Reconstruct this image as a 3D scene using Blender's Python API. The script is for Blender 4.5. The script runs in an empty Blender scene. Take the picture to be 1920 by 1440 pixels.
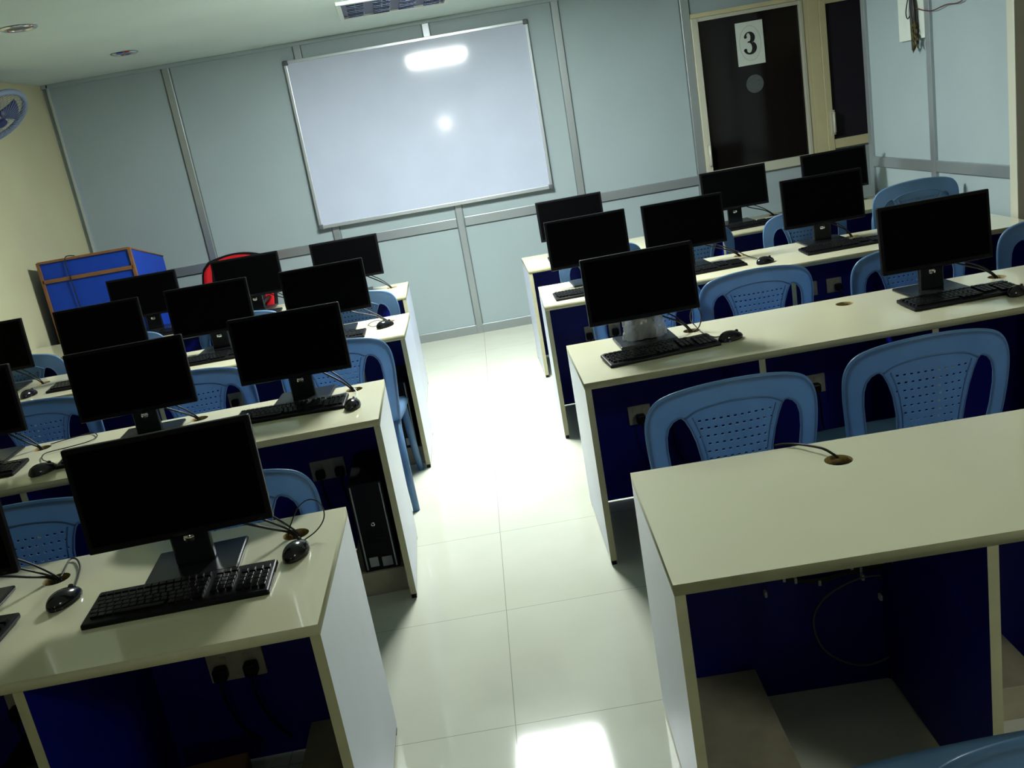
import bpy, bmesh, math, random
from mathutils import Vector, Matrix
random.seed(7)
scene = bpy.context.scene
col = scene.collection
PI = math.pi

# ------------------------------------------------------------------ camera
FPX = 1756.15
CAM = Vector((0, 0, 1.7336))
RT = Vector((0.98390929, -0.06564814, -0.16617110))
UP = Vector((0.17771546, 0.26364286, 0.94810846))
FW = Vector((0.01843173, 0.96238390, -0.27106735))
cd = bpy.data.cameras.new('camera')
cam = bpy.data.objects.new('camera', cd)
col.objects.link(cam)
m = Matrix((RT, UP, -FW)).transposed().to_4x4()
m.translation = CAM
cam.matrix_world = m
cd.sensor_width = 36.0
cd.lens = 36.0 * FPX / 1920.0
cd.clip_start = 0.05
scene.camera = cam

scene.view_settings.view_transform = 'Standard'
scene.view_settings.look = 'None'
scene.view_settings.gamma = 1.0
scene.view_settings.use_curve_mapping = False
scene.view_settings.exposure = 0.0

world = bpy.data.worlds.new('world')
scene.world = world
world.use_nodes = True
world.node_tree.nodes['Background'].inputs[0].default_value = (0.6, 0.8, 0.9, 1)
world.node_tree.nodes['Background'].inputs[1].default_value = 0.0

PANEL_E = 172.0        # radiance of the lit ceiling panel


def on(u, v, z):      # photograph pixel -> point at height z
    d = FW + RT * (u - 960) / FPX - UP * (v - 720) / FPX
    return CAM + d * ((z - CAM.z) / d.z)


# ------------------------------------------------------------------ materials
def mat(name, base, rough=0.5, spec=0.5, metal=0.0, noise=0.0, nscale=8.0, dark=None, coat=0.0, bump=0.0, bscale=40):
    M = bpy.data.materials.new(name)
    M.use_nodes = True
    nt = M.node_tree
    b = nt.nodes['Principled BSDF']
    b.inputs['Base Color'].default_value = (*base, 1)
    b.inputs['Roughness'].default_value = rough
    b.inputs['Specular IOR Level'].default_value = spec
    b.inputs['Metallic'].default_value = metal
    b.inputs['Coat Weight'].default_value = coat
    b.inputs['Coat Roughness'].default_value = 0.08
    tc = nt.nodes.new('ShaderNodeTexCoord')
    if noise > 0:
        n = nt.nodes.new('ShaderNodeTexNoise')
        n.inputs['Scale'].default_value = nscale
        n.inputs['Detail'].default_value = 5
        nt.links.new(tc.outputs['Object'], n.inputs['Vector'])
        r = nt.nodes.new('ShaderNodeValToRGB')
        r.color_ramp.elements[0].position = 0.35
        r.color_ramp.elements[1].position = 0.65
        dk = dark or tuple(c * (1 - noise) for c in base)
        r.color_ramp.elements[0].color = (*dk, 1)
        r.color_ramp.elements[1].color = (*base, 1)
        nt.links.new(n.outputs['Fac'], r.inputs['Fac'])
        nt.links.new(r.outputs['Color'], b.inputs['Base Color'])
    if bump > 0:
        n2 = nt.nodes.new('ShaderNodeTexNoise')
        n2.inputs['Scale'].default_value = bscale
        nt.links.new(tc.outputs['Object'], n2.inputs['Vector'])
        bp = nt.nodes.new('ShaderNodeBump')
        bp.inputs['Strength'].default_value = bump
        bp.inputs['Distance'].default_value = 0.002
        nt.links.new(n2.outputs['Fac'], bp.inputs['Height'])
        nt.links.new(bp.outputs['Normal'], b.inputs['Normal'])
    return M


def emis(name, colr, strength):
    M = bpy.data.materials.new(name)
    M.use_nodes = True
    nt = M.node_tree
    nt.nodes.remove(nt.nodes['Principled BSDF'])
    e = nt.nodes.new('ShaderNodeEmission')
    e.inputs[0].default_value = (*colr, 1)
    e.inputs[1].default_value = strength
    nt.links.new(e.outputs[0], nt.nodes['Material Output'].inputs[0])
    return M


def tile_mat():
    M = mat('floor_tile', (0.70, 0.70, 0.58), 0.10, 0.5)
    nt = M.node_tree
    b = nt.nodes['Principled BSDF']
    tc = nt.nodes.new('ShaderNodeTexCoord')
    mp = nt.nodes.new('ShaderNodeMapping')
    mp.inputs['Rotation'].default_value = (0, 0, 0.02)
    mp.inputs['Location'].default_value = (0.168, -2.43, 0)
    nt.links.new(tc.outputs['Object'], mp.inputs['Vector'])
    sx = nt.nodes.new('ShaderNodeSeparateXYZ')
    nt.links.new(mp.outputs[0], sx.inputs[0])
    outs = []
    for ax in ('X', 'Y'):
        a = nt.nodes.new('ShaderNodeMath'); a.operation = 'PINGPONG'
        a.inputs[1].default_value = 0.345
        nt.links.new(sx.outputs[ax], a.inputs[0])
        outs.append(a)
    mn = nt.nodes.new('ShaderNodeMath'); mn.operation = 'MINIMUM'
    nt.links.new(outs[0].outputs[0], mn.inputs[0]); nt.links.new(outs[1].outputs[0], mn.inputs[1])
    gt = nt.nodes.new('ShaderNodeMapRange')
    gt.inputs['From Min'].default_value = 0.0008
    gt.inputs['From Max'].default_value = 0.0016
    nt.links.new(mn.outputs[0], gt.inputs['Value'])
    n = nt.nodes.new('ShaderNodeTexNoise'); n.inputs['Scale'].default_value = 3; n.inputs['Detail'].default_value = 6
    nt.links.new(tc.outputs['Object'], n.inputs['Vector'])
    cr = nt.nodes.new('ShaderNodeValToRGB')
    cr.color_ramp.elements[0].color = (0.56, 0.57, 0.46, 1)
    cr.color_ramp.elements[1].color = (0.66, 0.67, 0.56, 1)
    nt.links.new(n.outputs['Fac'], cr.inputs['Fac'])
    mx = nt.nodes.new('ShaderNodeMixRGB')
    mx.inputs[1].default_value = (0.30, 0.29, 0.22, 1)
    nt.links.new(gt.outputs[0], mx.inputs[0]); nt.links.new(cr.outputs[0], mx.inputs[2])
    nt.links.new(mx.outputs[0], b.inputs['Base Color'])
    rr = nt.nodes.new('ShaderNodeMapRange')
    rr.inputs['To Min'].default_value = 0.045; rr.inputs['To Max'].default_value = 0.08
    nt.links.new(n.outputs['Fac'], rr.inputs['Value']); nt.links.new(rr.outputs[0], b.inputs['Roughness'])
    return M


MT = dict(
    floor=tile_mat(),
    ceiling=mat('ceiling_paint', (0.64, 0.74, 0.70), 0.8, 0.2, noise=0.05, nscale=1.5),
    panel=mat('partition_board', (0.33, 0.405, 0.42), 0.45, 0.35, noise=0.05, nscale=2),
    cream=mat('cream_paint', (0.52, 0.50, 0.32), 0.75, 0.2, noise=0.05, nscale=2),
    alu=mat('aluminium_strip', (0.40, 0.44, 0.45), 0.38, 0.5, 0.75),
    alu_dark=mat('aluminium_groove', (0.14, 0.17, 0.17), 0.5),
    door_frame=mat('door_profile', (0.60, 0.55, 0.33), 0.45, 0.5, 0.1, noise=0.08, nscale=6),
    door_frame_pale=mat('door_leaf_profile', (0.55, 0.55, 0.44), 0.45, 0.5, 0.2),
    dark_glass=mat('tinted_glass', (0.006, 0.004, 0.004), 0.12, 0.4),
    dark_glass2=mat('tinted_film_glass', (0.013, 0.011, 0.02), 0.55, 0.3),
    board=mat('whiteboard_enamel', (0.50, 0.55, 0.67), 0.085, 0.5, noise=0.05, nscale=3),
    board_frame=mat('brushed_aluminium', (0.62, 0.66, 0.68), 0.3, 0.5, 0.7),
    board_cap=mat('grey_plastic_cap', (0.08, 0.09, 0.10), 0.5),
    top=mat('cream_laminate', (0.74, 0.71, 0.50), 0.22, 0.6, noise=0.02, nscale=5, coat=0.7),
    edge=mat('edge_band', (0.42, 0.40, 0.24), 0.5, noise=0.12, nscale=12),
    chip=mat('raw_chipboard', (0.34, 0.24, 0.08), 0.9, noise=0.4, nscale=120),
    side=mat('white_laminate', (0.58, 0.62, 0.76), 0.3, 0.45, noise=0.05, nscale=4),
    blue=mat('royal_blue_laminate', (0.0025, 0.006, 0.18), 0.45, 0.25, noise=0.15, nscale=10),
    podium=mat('podium_blue', (0.005, 0.05, 0.42), 0.5, 0.25, noise=0.1, nscale=14),
    podium_edge=mat('podium_brown_edge', (0.22, 0.095, 0.035), 0.5, noise=0.2, nscale=20),
    plinth=mat('plinth_board', (0.40, 0.36, 0.24), 0.6, noise=0.2, nscale=10),
    black=mat('black_plastic', (0.004, 0.004, 0.005), 0.42, 0.18, bump=0.1),
    gloss=mat('gloss_black_plastic', (0.006, 0.006, 0.008), 0.14, 0.5),
    screen=mat('matte_screen', (0.001, 0.001, 0.0012), 0.5, 0.02),
    bezel=mat('bezel_plastic', (0.004, 0.004, 0.005), 0.4, 0.12),
    stand=mat('stand_plastic', (0.010, 0.012, 0.014), 0.25, 0.3),
    chrome=mat('chrome', (0.8, 0.8, 0.82), 0.12, 0.5, 1.0),
    keys=mat('key_plastic', (0.005, 0.005, 0.006), 0.28, 0.15),
    cable=mat('black_cable', (0.008, 0.008, 0.008), 0.45, 0.4),
    cable_grey=mat('grey_cable', (0.12, 0.12, 0.10), 0.5),
    wire_red=mat('maroon_wire', (0.09, 0.02, 0.02), 0.5),
    chair=mat('sky_blue_plastic', (0.15, 0.28, 0.46), 0.33, 0.5, noise=0.22, nscale=9, dark=(0.12, 0.23, 0.37)),
    red=mat('red_mesh_fabric', (0.55, 0.01, 0.015), 0.7, 0.2, bump=0.4, bscale=300),
    blackfab=mat('black_fabric', (0.01, 0.01, 0.012), 0.8, 0.2, bump=0.4, bscale=300),
    plate=mat('switch_plate', (0.42, 0.40, 0.30), 0.4, noise=0.15, nscale=30),
    paper=mat('paper', (0.60, 0.66, 0.60), 0.7, 0.2, noise=0.04, nscale=20),
    ink=mat('black_ink', (0.008, 0.008, 0.008), 0.6),
    ring=mat('grey_ink', (0.30, 0.33, 0.31), 0.6),
    sticker=mat('hazy_sticker', (0.085, 0.10, 0.105), 0.5, noise=0.25, nscale=60),
    bag=mat('clear_plastic_bag', (0.62, 0.64, 0.66), 0.12, 0.5),
    fixture=mat('fixture_frame', (0.62, 0.68, 0.62), 0.5),
    mirror=mat('louvre_reflector', (0.16, 0.20, 0.32), 0.22, 0.5, 0.8),
    navy=mat('navy_louvre_reflection', (0.02, 0.025, 0.07), 0.4),  # dark blotchy reflections of the fitting put into the colour
    lampoff=mat('unlit_lamp', (0.14, 0.11, 0.05), 0.4),
    garland=mat('dried_leaves', (0.10, 0.08, 0.02), 0.8, noise=0.5, nscale=60),
    wood=mat('dark_wood', (0.09, 0.03, 0.02), 0.5, noise=0.4, nscale=12),
    fan=mat('fan_blue_grey', (0.22, 0.28, 0.40), 0.4, 0.5),
    fan_dark=mat('fan_dark_blue', (0.03, 0.04, 0.14), 0.4, 0.5),
    lit=emis('lit_diffuser', (0.93, 1.0, 0.975), PANEL_E),
    lit_fill=emis('fill_diffuser_dim', (0.95, 1.0, 0.95), 31.0),  # glow of the added fill panel behind the camera
    bulb=emis('added_bulb_lit', (1.0, 1.0, 0.95), 150.0),  # glow of the added bulb that mimics the flash spot
    backwall=mat('brown_back_wall', (0.16, 0.13, 0.09), 0.8, 0.2, noise=0.2, nscale=3),
    card=mat('brown_cardboard', (0.24, 0.12, 0.05), 0.8, noise=0.2, nscale=15),
)
def translucent(M, colr, fac):
    nt = M.node_tree
    b = nt.nodes['Principled BSDF']
    t = nt.nodes.new('ShaderNodeBsdfTranslucent')
    t.inputs[0].default_value = (*colr, 1)
    mx = nt.nodes.new('ShaderNodeMixShader')
    mx.inputs[0].default_value = fac
    nt.links.new(b.outputs[0], mx.inputs[1]); nt.links.new(t.outputs[0], mx.inputs[2])
    nt.links.new(mx.outputs[0], nt.nodes['Material Output'].inputs[0])
translucent(MT['chair'], (0.28, 0.45, 0.66), 0.42)
_b = MT['bag'].node_tree.nodes['Principled BSDF']
_b.inputs['Alpha'].default_value = 0.4


# ------------------------------------------------------------------ mesh helpers
class MB:
    def __init__(self):
        self.bm = bmesh.new()
        self.mats = []

    def mi(self, m):
        if m is None:
            return 0
        if m not in self.mats:
            self.mats.append(m)
        return self.mats.index(m)

    def box(self, x0, x1, y0, y1, z0, z1, m=None, bevel=0.0, T=None, faces=None):
        """faces: dict of '+x','-x',... -> material"""
        i = self.mi(m)
        b2 = bmesh.new()
        vs = [b2.verts.new((x, y, z)) for x in (x0, x1) for y in (y0, y1) for z in (z0, z1)]
        F = {'-x': (0, 1, 3, 2), '+x': (4, 6, 7, 5), '-y': (0, 4, 5, 1), '+y': (2, 3, 7, 6), '-z': (0, 2, 6, 4), '+z': (1, 5, 7, 3)}
        for k, idx in F.items():
            f = b2.faces.new([vs[j] for j in idx])
            f.material_index = self.mi(faces[k]) if faces and k in faces else i
        if bevel > 0:
            bmesh.ops.bevel(b2, geom=list(b2.edges), offset=bevel, segments=2, affect='EDGES', profile=0.5)
        self._add(b2, T)
        return self

    def _add(self, b2, T=None):
        if T is not None:
            bmesh.ops.transform(b2, matrix=T, verts=b2.verts)
        bmesh.ops.recalc_face_normals(b2, faces=b2.faces)
        me = bpy.data.meshes.new('tmp')
        b2.to_mesh(me); b2.free()
        self.bm.from_mesh(me)
        bpy.data.meshes.remove(me)

    def tube(self, pts, r, seg=8, m=None, T=None, caps=True, smooth=True):
        """pts list of Vector, r radius or list"""
        i = self.mi(m)
        pts = [Vector(p) for p in pts]
        n = len(pts)
        rs = r if isinstance(r, (list, tuple)) else [r] * n
        b2 = bmesh.new()
        rings = []
        prev = None
        for k, p in enumerate(pts):
            t = (pts[min(k + 1, n - 1)] - pts[max(k - 1, 0)])
            if t.length < 1e-9:
                t = Vector((0, 0, 1))
            t.normalize()
            if prev is None:
                a = Vector((0, 0, 1)) if abs(t.z) < 0.9 else Vector((1, 0, 0))
                nrm = t.cross(a).normalized()
            else:
                nrm = (prev - t * prev.dot(t))
                if nrm.length < 1e-6:
                    nrm = t.orthogonal()
                nrm.normalize()
            prev = nrm
            bi = t.cross(nrm)
            rings.append([b2.verts.new(p + (nrm * math.cos(2 * PI * j / seg) + bi * math.sin(2 * PI * j / seg)) * rs[k]) for j in range(seg)])
        for k in range(n - 1):
            for j in range(seg):
                f = b2.faces.new((rings[k][j], rings[k][(j + 1) % seg], rings[k + 1][(j + 1) % seg], rings[k + 1][j]))
                f.material_index = i
                f.smooth = smooth
        if caps:
            for rg in (rings[0][::-1], rings[-1]):
                f = b2.faces.new(rg); f.material_index = i
        self._add(b2, T)
        return self

    def grid(self, fn, nu, nv, m=None, T=None, smooth=True, closed_u=False, thick=0.0):
        i = self.mi(m)
        b2 = bmesh.new()
        V = [[b2.verts.new(fn(a / nu, b / nv)) for b in range(nv + 1)] for a in range(nu + (0 if closed_u else 1))]
        N = len(V)
        for a in range(nu):
            for b in range(nv):
                f = b2.faces.new((V[a][b], V[(a + 1) % N][b], V[(a + 1) % N][b + 1], V[a][b + 1]))
                f.material_index = i
                f.smooth = smooth
        if thick:
            bmesh.ops.remove_doubles(b2, verts=b2.verts, dist=1e-6)
            bmesh.ops.recalc_face_normals(b2, faces=b2.faces)
            bmesh.ops.solidify(b2, geom=list(b2.faces), thickness=thick)
        else:
            bmesh.ops.remove_doubles(b2, verts=b2.verts, dist=1e-6)
        self._add(b2, T)
        return self

    def disc(self, c, r, h, axis='z', seg=24, m=None, T=None, r2=None):
        ax = {'x': Vector((1, 0, 0)), 'y': Vector((0, 1, 0)), 'z': Vector((0, 0, 1))}[axis]
        c = Vector(c)
        return self.tube([c, c + ax * h], [r, r2 if r2 is not None else r], seg, m, T, smooth=False)

    def build(self, name, parent=None, m=None):
        me = bpy.data.meshes.new(name)
        self.bm.to_mesh(me)
        self.bm.free()
        if m is not None and not self.mats:
            self.mats = [m]
        for x in self.mats:
            me.materials.append(MT[x] if isinstance(x, str) else x)
        o = bpy.data.objects.new(name, me)
        col.objects.link(o)
        if parent is not None:
            o.parent = parent
        return o


def thing(name, label, cat, loc=(0, 0, 0), rz=0.0, group=None):
    o = bpy.data.objects.new(name, None)
    o.empty_display_size = 0.1
    col.objects.link(o)
    o.location = loc
    o.rotation_euler = (0, 0, rz)
    o['label'] = label
    o['category'] = cat
    if group:
        o['group'] = group
    return o


def tag(o, label, cat, group=None, kind=None):
    o['label'] = label
    o['category'] = cat
    if group:
        o['group'] = group
    if kind:
        o['kind'] = kind
    return o


def struct(mb, name, m=None, parent=None):
    o = mb.build(name, parent, m)
    if parent is None:
        o['kind'] = 'structure'
    return o


def plate(outer, holes, z0, z1):
    """2-D outline with holes filled and extruded; returns a bmesh in XY"""
    cu = bpy.data.curves.new('tmpc', 'CURVE')
    cu.dimensions = '2D'
    cu.fill_mode = 'BOTH'
    cu.extrude = (z1 - z0) / 2
    for loop in [outer] + holes:
        sp = cu.splines.new('POLY')
        sp.points.add(len(loop) - 1)
        for q, (x, y) in zip(sp.points, loop):
            q.co = (x, y, 0, 1)
        sp.use_cyclic_u = True
    o = bpy.data.objects.new('tmpo', cu)
    col.objects.link(o)
    dg = bpy.context.evaluated_depsgraph_get()
    dg.update()
    me = bpy.data.meshes.new_from_object(o.evaluated_get(dg))
    bpy.data.objects.remove(o)
    bpy.data.curves.remove(cu)
    b = bmesh.new()
    b.from_mesh(me)
    bpy.data.meshes.remove(me)
    bmesh.ops.remove_doubles(b, verts=b.verts, dist=1e-5)
    bmesh.ops.translate(b, vec=(0, 0, (z0 + z1) / 2), verts=b.verts)
    bmesh.ops.recalc_face_normals(b, faces=b.faces)
    return b


def circ(cx, cy, r, n=20, ry=None):
    return [(cx + r * math.cos(2 * PI * k / n), cy + (ry or r) * math.sin(2 * PI * k / n)) for k in range(n)]


def smooth_pts(P, n=8):
    """Catmull-Rom through points"""
    P = [Vector(p) for p in P]
    out = []
    for k in range(len(P) - 1):
        p0 = P[max(k - 1, 0)]; p1 = P[k]; p2 = P[k + 1]; p3 = P[min(k + 2, len(P) - 1)]
        for j in range(n):
            t = j / n
            out.append(0.5 * ((2 * p1) + (p2 - p0) * t + (2 * p0 - 5 * p1 + 4 * p2 - p3) * t * t + (3 * p1 - p0 - 3 * p2 + p3) * t ** 3))
    out.append(P[-1])
    return out


def copy_tree(o, parent=None):
    c = o.copy()
    col.objects.link(c)
    if parent is not None:
        c.parent = parent
    for ch in list(o.children):
        copy_tree(ch, c)
    return c


# ------------------------------------------------------------------ the room
W = 7.953        # front wall
H = 2.574        # ceiling
XL = -3.093
XP = 3.0         # right partition
XO = 4.3
YB = -4.5
struct(MB().box(XL - .1, XO + .1, YB - .1, W + .1, -0.08, 0, 'floor'), 'floor')

cb = MB()
cb.box(XL - .1, XO + .1, YB - .1, W + .1, H, H + 0.08, 'ceiling')
struct(cb, 'ceiling')

wf = MB()
wf.box(XL - .1, 2.06, W, W + .08, 0, H, 'panel')
wf.box(2.06, XO + .1, W, W + .08, 2.27, H, 'panel')
wf.box(2.06, 3.02, W, W + .08, 0, 0.93, 'panel')
wf.box(3.95, XO + .1, W, W + .08, 0, 2.27, 'panel')
struct(wf, 'wall_front')
struct(MB().box(XL - .1, XL, YB, W, 0, H, 'cream'), 'wall_left')
struct(MB().box(XL, XL + 0.03, YB, 6.385, 0, H, 'cream'), 'trim_1')
struct(MB().box(XO, XO + .1, YB, W, 0, H, 'cream'), 'wall_passage')
struct(MB().box(XL - .1, XO + .1, YB - .1, YB, 0, H, 'backwall'), 'wall_back')

n = 2
def trim(mb):
    global n
    struct(mb, 'trim_%d' % n)
    n += 1

def stud(x, z0, z1, w=0.055):
    b = MB()
    b.box(x - w / 2, x + w / 2, W - 0.022, W, z0, z1, 'alu', bevel=0.003)
    b.box(x - w / 2 - 0.008, x - w / 2, W - 0.006, W, z0, z1, 'alu_dark')
    b.box(x + w / 2, x + w / 2 + 0.008, W - 0.006, W, z0, z1, 'alu_dark')
    trim(b)
trim(MB().box(-3.055, -3.035, W - 0.03, W, 0, H, 'board_frame', bevel=0.003))
for x in (-2.115, -1.07, -0.036, 1.003):
    stud(x, 0.0, H)
stud(2.035, 0, H, 0.07)
# horizontal rail, skirting, ceiling line
ZR = 0.97
for a, b_ in ((-3.0, -2.15), (-2.08, -1.105), (-1.035, -0.07), (0.0, 0.968), (1.04, 2.0)):
    t = MB()
    t.box(a, b_, W - 0.02, W, ZR - 0.045, ZR + 0.03, 'alu', bevel=0.003)
    t.box(a, b_, W - 0.004, W, ZR - 0.055, ZR - 0.045, 'alu_dark')
    trim(t)
struct(MB().box(XL, 2.0, W - 0.018, W, 0.0, 0.075, 'alu', bevel=0.003), 'baseboard_front')
struct(MB().box(2.07, 3.05, W - 0.018, W, 0.0, 0.075, 'alu', bevel=0.003), 'baseboard_front')
trim(MB().box(XL, XO, W - 0.03, W, H - 0.03, H, 'panel', bevel=0.004))

# right partition with rail, stud and end post
wr = MB()
wr.box(XP, XP + 0.05, 5.06, 6.80, 0, H, 'panel')
struct(wr, 'wall_right')
for y, w in ((5.90, 0.06), (6.80, 0.06)):
    trim(MB().box(XP - 0.02, XP + 0.07, y - w / 2, y + w / 2, 0, H, 'alu', bevel=0.003))
trim(MB().box(XP - 0.02, XP + 0.07, 4.99, 5.06, 0, H, 'door_frame_pale', bevel=0.004))
trim(MB().box(XP - 0.018, XP, 5.06, 5.87, 0.955, 1.025, 'alu', bevel=0.003))
trim(MB().box(XP - 0.018, XP, 5.93, 6.77, 0.955, 1.025, 'alu', bevel=0.003))
struct(MB().box(3.3, 3.36, 3.2, 4.9, 0, 2.1, 'wood'), 'door_3')

# doors in the front wall -------------------------------------------------
def door(nm, x0, x1, z0, z1, gx0, gx1, gz0, gz1, glass, leaf, hx, hz, frame='door_frame'):
    r = thing(nm, '', 'door', ((x0 + x1) / 2, W, 0))
    del r['label'], r['category']
    r['kind'] = 'structure'
    cx = (x0 + x1) / 2
    f = MB()
    y0, y1 = -0.03, 0.05
    f.box(x0 - cx, gx0 - 0.055 - cx, y0, y1, 0, z1, frame, bevel=0.003)
    f.box(gx1 + 0.03 - cx, x1 - cx, y0, y1, 0, z1, frame, bevel=0.003)
    f.box(gx0 - 0.055 - cx, gx1 + 0.03 - cx, y0, y1, gz1 + 0.03, z1, frame, bevel=0.003)
    f.build('door_frame', r)
    l = MB()
    l.box(gx0 - 0.054 - cx, gx0 - cx, -0.038, 0.03, 0.01, gz1 + 0.029, leaf, bevel=0.003)
    l.box(gx1 - cx, gx1 + 0.029 - cx, -0.038, 0.03, 0.01, gz1 + 0.029, leaf, bevel=0.003)
    l.box(gx0 - cx, gx1 - cx, -0.034, 0.03, gz1, gz1 + 0.028, leaf)
    l.box(gx0 - cx, gx1 - cx, -0.034, 0.03, gz0 - 0.075, gz0, leaf, bevel=0.003)
    l.box(gx0 - cx, gx1 - cx, -0.004, 0.02, 0.01, gz0 - 0.075, 'panel')
    l.build('door_leaf', r)
    g = MB()
    g.box(gx0 - cx, gx1 - cx, -0.004, 0.012, gz0, gz1, glass)
    g.build('pane', r)
    h = MB()
    h.tube([(hx - cx, -0.04, hz - 0.08), (hx - cx, -0.075, hz - 0.08), (hx - cx + 0.0, -0.075, hz + 0.08), (hx - cx, -0.04, hz + 0.08)], 0.011, 8, 'door_frame_pale')
    h.box(hx - cx - 0.018, hx - cx + 0.018, -0.042, -0.036, hz - 0.1, hz + 0.1, 'door_frame_pale')
    h.build('door_handle', r)
    return r
door('door_1', 2.072, 3.02, 0.0, 2.27, 2.125, 2.955, 1.015, 2.205, 'dark_glass', 'door_frame_pale', 2.105, 1.15)
door('door_2', 3.02, 3.95, 0.0, 2.27, 3.17, 3.86, 1.10, 2.175, 'dark_glass2', 'door_frame', 3.165, 1.24)

# paper with the number on the door
pr = thing('paper_sign', 'white paper sheet with a big black 3 taped on the dark door glass', 'sign', (2.543, W - 0.006, 1.975), 0)
q = MB(); q.box(-0.113, 0.113, -0.002, 0.0, -0.168, 0.168, 'paper'); q.build('sheet', pr)
rg = MB(); rg.tube([(0.088 * math.cos(a * PI / 24), -0.0022, 0.135 * math.sin(a * PI / 24)) for a in range(49)], 0.0014, 6, 'ring', caps=False)
rg.build('printed_ring', pr)
def arc(cx, cz, rx, rz, a0, a1, k=14):
    return [(cx + rx * math.cos(math.radians(a0 + (a1 - a0) * i / k)), cz + rz * math.sin(math.radians(a0 + (a1 - a0) * i / k))) for i in range(k + 1)]
out = arc(-0.003, 0.042, 0.046, 0.046, 165, -68) + arc(-0.004, -0.038, 0.056, 0.052, 62, -168)
inn = arc(-0.012, -0.036, 0.024, 0.039, -160, 74) + [(-0.022, 0.004), (-0.022, 0.012)] + arc(-0.012, 0.044, 0.017, 0.034, -52, 158)
b3 = plate(out + inn, [], 0, 0.0008)
me = bpy.data.meshes.new('digit'); b3.to_mesh(me); b3.free(); me.materials.append(MT['ink'])
d3 = bpy.data.objects.new('digit', me); col.objects.link(d3); d3.parent = pr
d3.rotation_euler = (PI / 2, 0, 0); d3.location = (0, -0.0022, 0.002); d3.scale = (1.0, 1.0, 1)
bl = MB()
bl.tube([(-0.036, -0.0022, 0.052), (-0.036, -0.0030, 0.052)], 0.0125, 14, 'ink', smooth=False)
bl.tube([(-0.043, -0.0022, -0.050), (-0.043, -0.0030, -0.050)], 0.0135, 14, 'ink', smooth=False)
bl.build('digit_terminal', pr)
s = MB(); s.disc((0, 0, 0), 0.072, -0.003, 'y', 40, 'sticker')
so = s.build('round_sticker')
so.location = (2.552, W - 0.0045, 1.655)
tag(so, 'hazy grey round sticker on the dark door glass below the number sheet', 'sticker')

# ------------------------------------------------------------------ whiteboard
wb = thing('whiteboard', 'large white marker board in an aluminium frame on the front wall', 'whiteboard', (-0.2125, W - 0.045, 1.777))
bw, bh = 1.961, 1.335
b = MB(); b.box(-bw / 2 + .02, bw / 2 - .02, 0, 0.012, -bh / 2 + .02, bh / 2 - .02, 'board'); b.build('writing_surface', wb)
b = MB()
b.box(-bw / 2, bw / 2, -0.008, 0.02, bh / 2 - 0.024, bh / 2, 'board_frame', bevel=0.004)
b.box(-bw / 2, bw / 2, -0.012, 0.02, -bh / 2, -bh / 2 + 0.03, 'board_frame', bevel=0.004)
b.box(-bw / 2, -bw / 2 + 0.024, -0.008, 0.02, -bh / 2 + .03, bh / 2 - .024, 'board_frame', bevel=0.004)
b.box(bw / 2 - 0.024, bw / 2, -0.008, 0.02, -bh / 2 + .03, bh / 2 - .024, 'board_frame', bevel=0.004)
b.build('frame', wb)
for sx in (-1, 1):
    for sz in (-1, 1):
        b = MB()
        b.box(sx * bw / 2 - 0.02, sx * bw / 2 + 0.02, -0.014, 0.021, sz * bh / 2 - 0.02, sz * bh / 2 + 0.02, 'board_cap', bevel=0.008, T=Matrix.Translation((-sx * 0.016, 0, -sz * 0.016)))
        b.build('corner_cap', wb)
wb.rotation_euler = (math.radians(-1.15), 0, 0)

# ------------------------------------------------------------------ ceiling fittings
lp = thing('ceiling_light', 'lit square ceiling panel above the aisle, just outside the picture', 'light', (0.01, 5.47, H))
f = MB()
for a, b2, c, d in ((-.34, .34, -.34, -.31), (-.34, .34, .31, .34), (-.34, -.31, -.31, .31), (.31, .34, -.31, .31)):
    f.box(a, b2, c, d, -0.02, 0, 'fixture')
f.build('frame', lp)
b = MB(); b.box(-.285, .285, -.285, .285, -0.045, -0.004, 'lit', bevel=0.01); b.build('diffuser', lp)

fill_panel = thing('ceiling_light', 'added square fill panel on the ceiling, unseen behind the camera, brightening the shadows', 'light', (2.7, -0.3, H))  # added fill light, set aside so the whiteboard does not mirror it
f = MB()
for a, b2, c, d in ((-.34, .34, -.34, -.31), (-.34, .34, .31, .34), (-.34, -.31, -.31, .31), (.31, .34, -.31, .31)):
    f.box(a, b2, c, d, -0.02, 0, 'fixture')
f.build('frame', fill_panel)
b = MB(); b.box(-.305, .305, -.305, .305, -0.05, -0.004, 'lit_fill', bevel=0.01); b.build('diffuser', fill_panel)

ac = thing('louvre_fitting', 'unlit square ceiling fitting with dark mirrored louvres above the whiteboard', 'light', (-0.20, 6.60, H), math.radians(4))
s0 = 0.345
f = MB()
for a, b2, c, d in ((-s0 - .03, s0 + .03, -s0 - .03, -s0), (-s0 - .03, s0 + .03, s0, s0 + .10), (-s0 - .03, -s0, -s0, s0), (s0, s0 + .03, -s0, s0)):
    f.box(a, b2, c, d, -0.022, 0, 'fixture', bevel=0.003)
f.build('frame', ac)
b = MB(); b.box(-s0, s0, -s0, s0, -0.006, -0.002, 'navy'); b.build('housing', ac)
for k in range(4):
    b = MB()
    x = -s0 + (k + .5) * 2 * s0 / 4
    b.tube([(x, -s0 + .02, -0.012), (x, s0 - .02, -0.012)], 0.006, 8, 'mirror')
    for yy in range(9):
        y = -s0 + (yy + .5) * 2 * s0 / 9
        b.box(x - .055, x + .055, y - .012, y + .012, -0.02, -0.006, 'mirror' if (yy + k) % 3 else 'navy')  # navy blocks paint the dark patches mirrored in the louvres
    b.build('louvre', ac)

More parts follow.
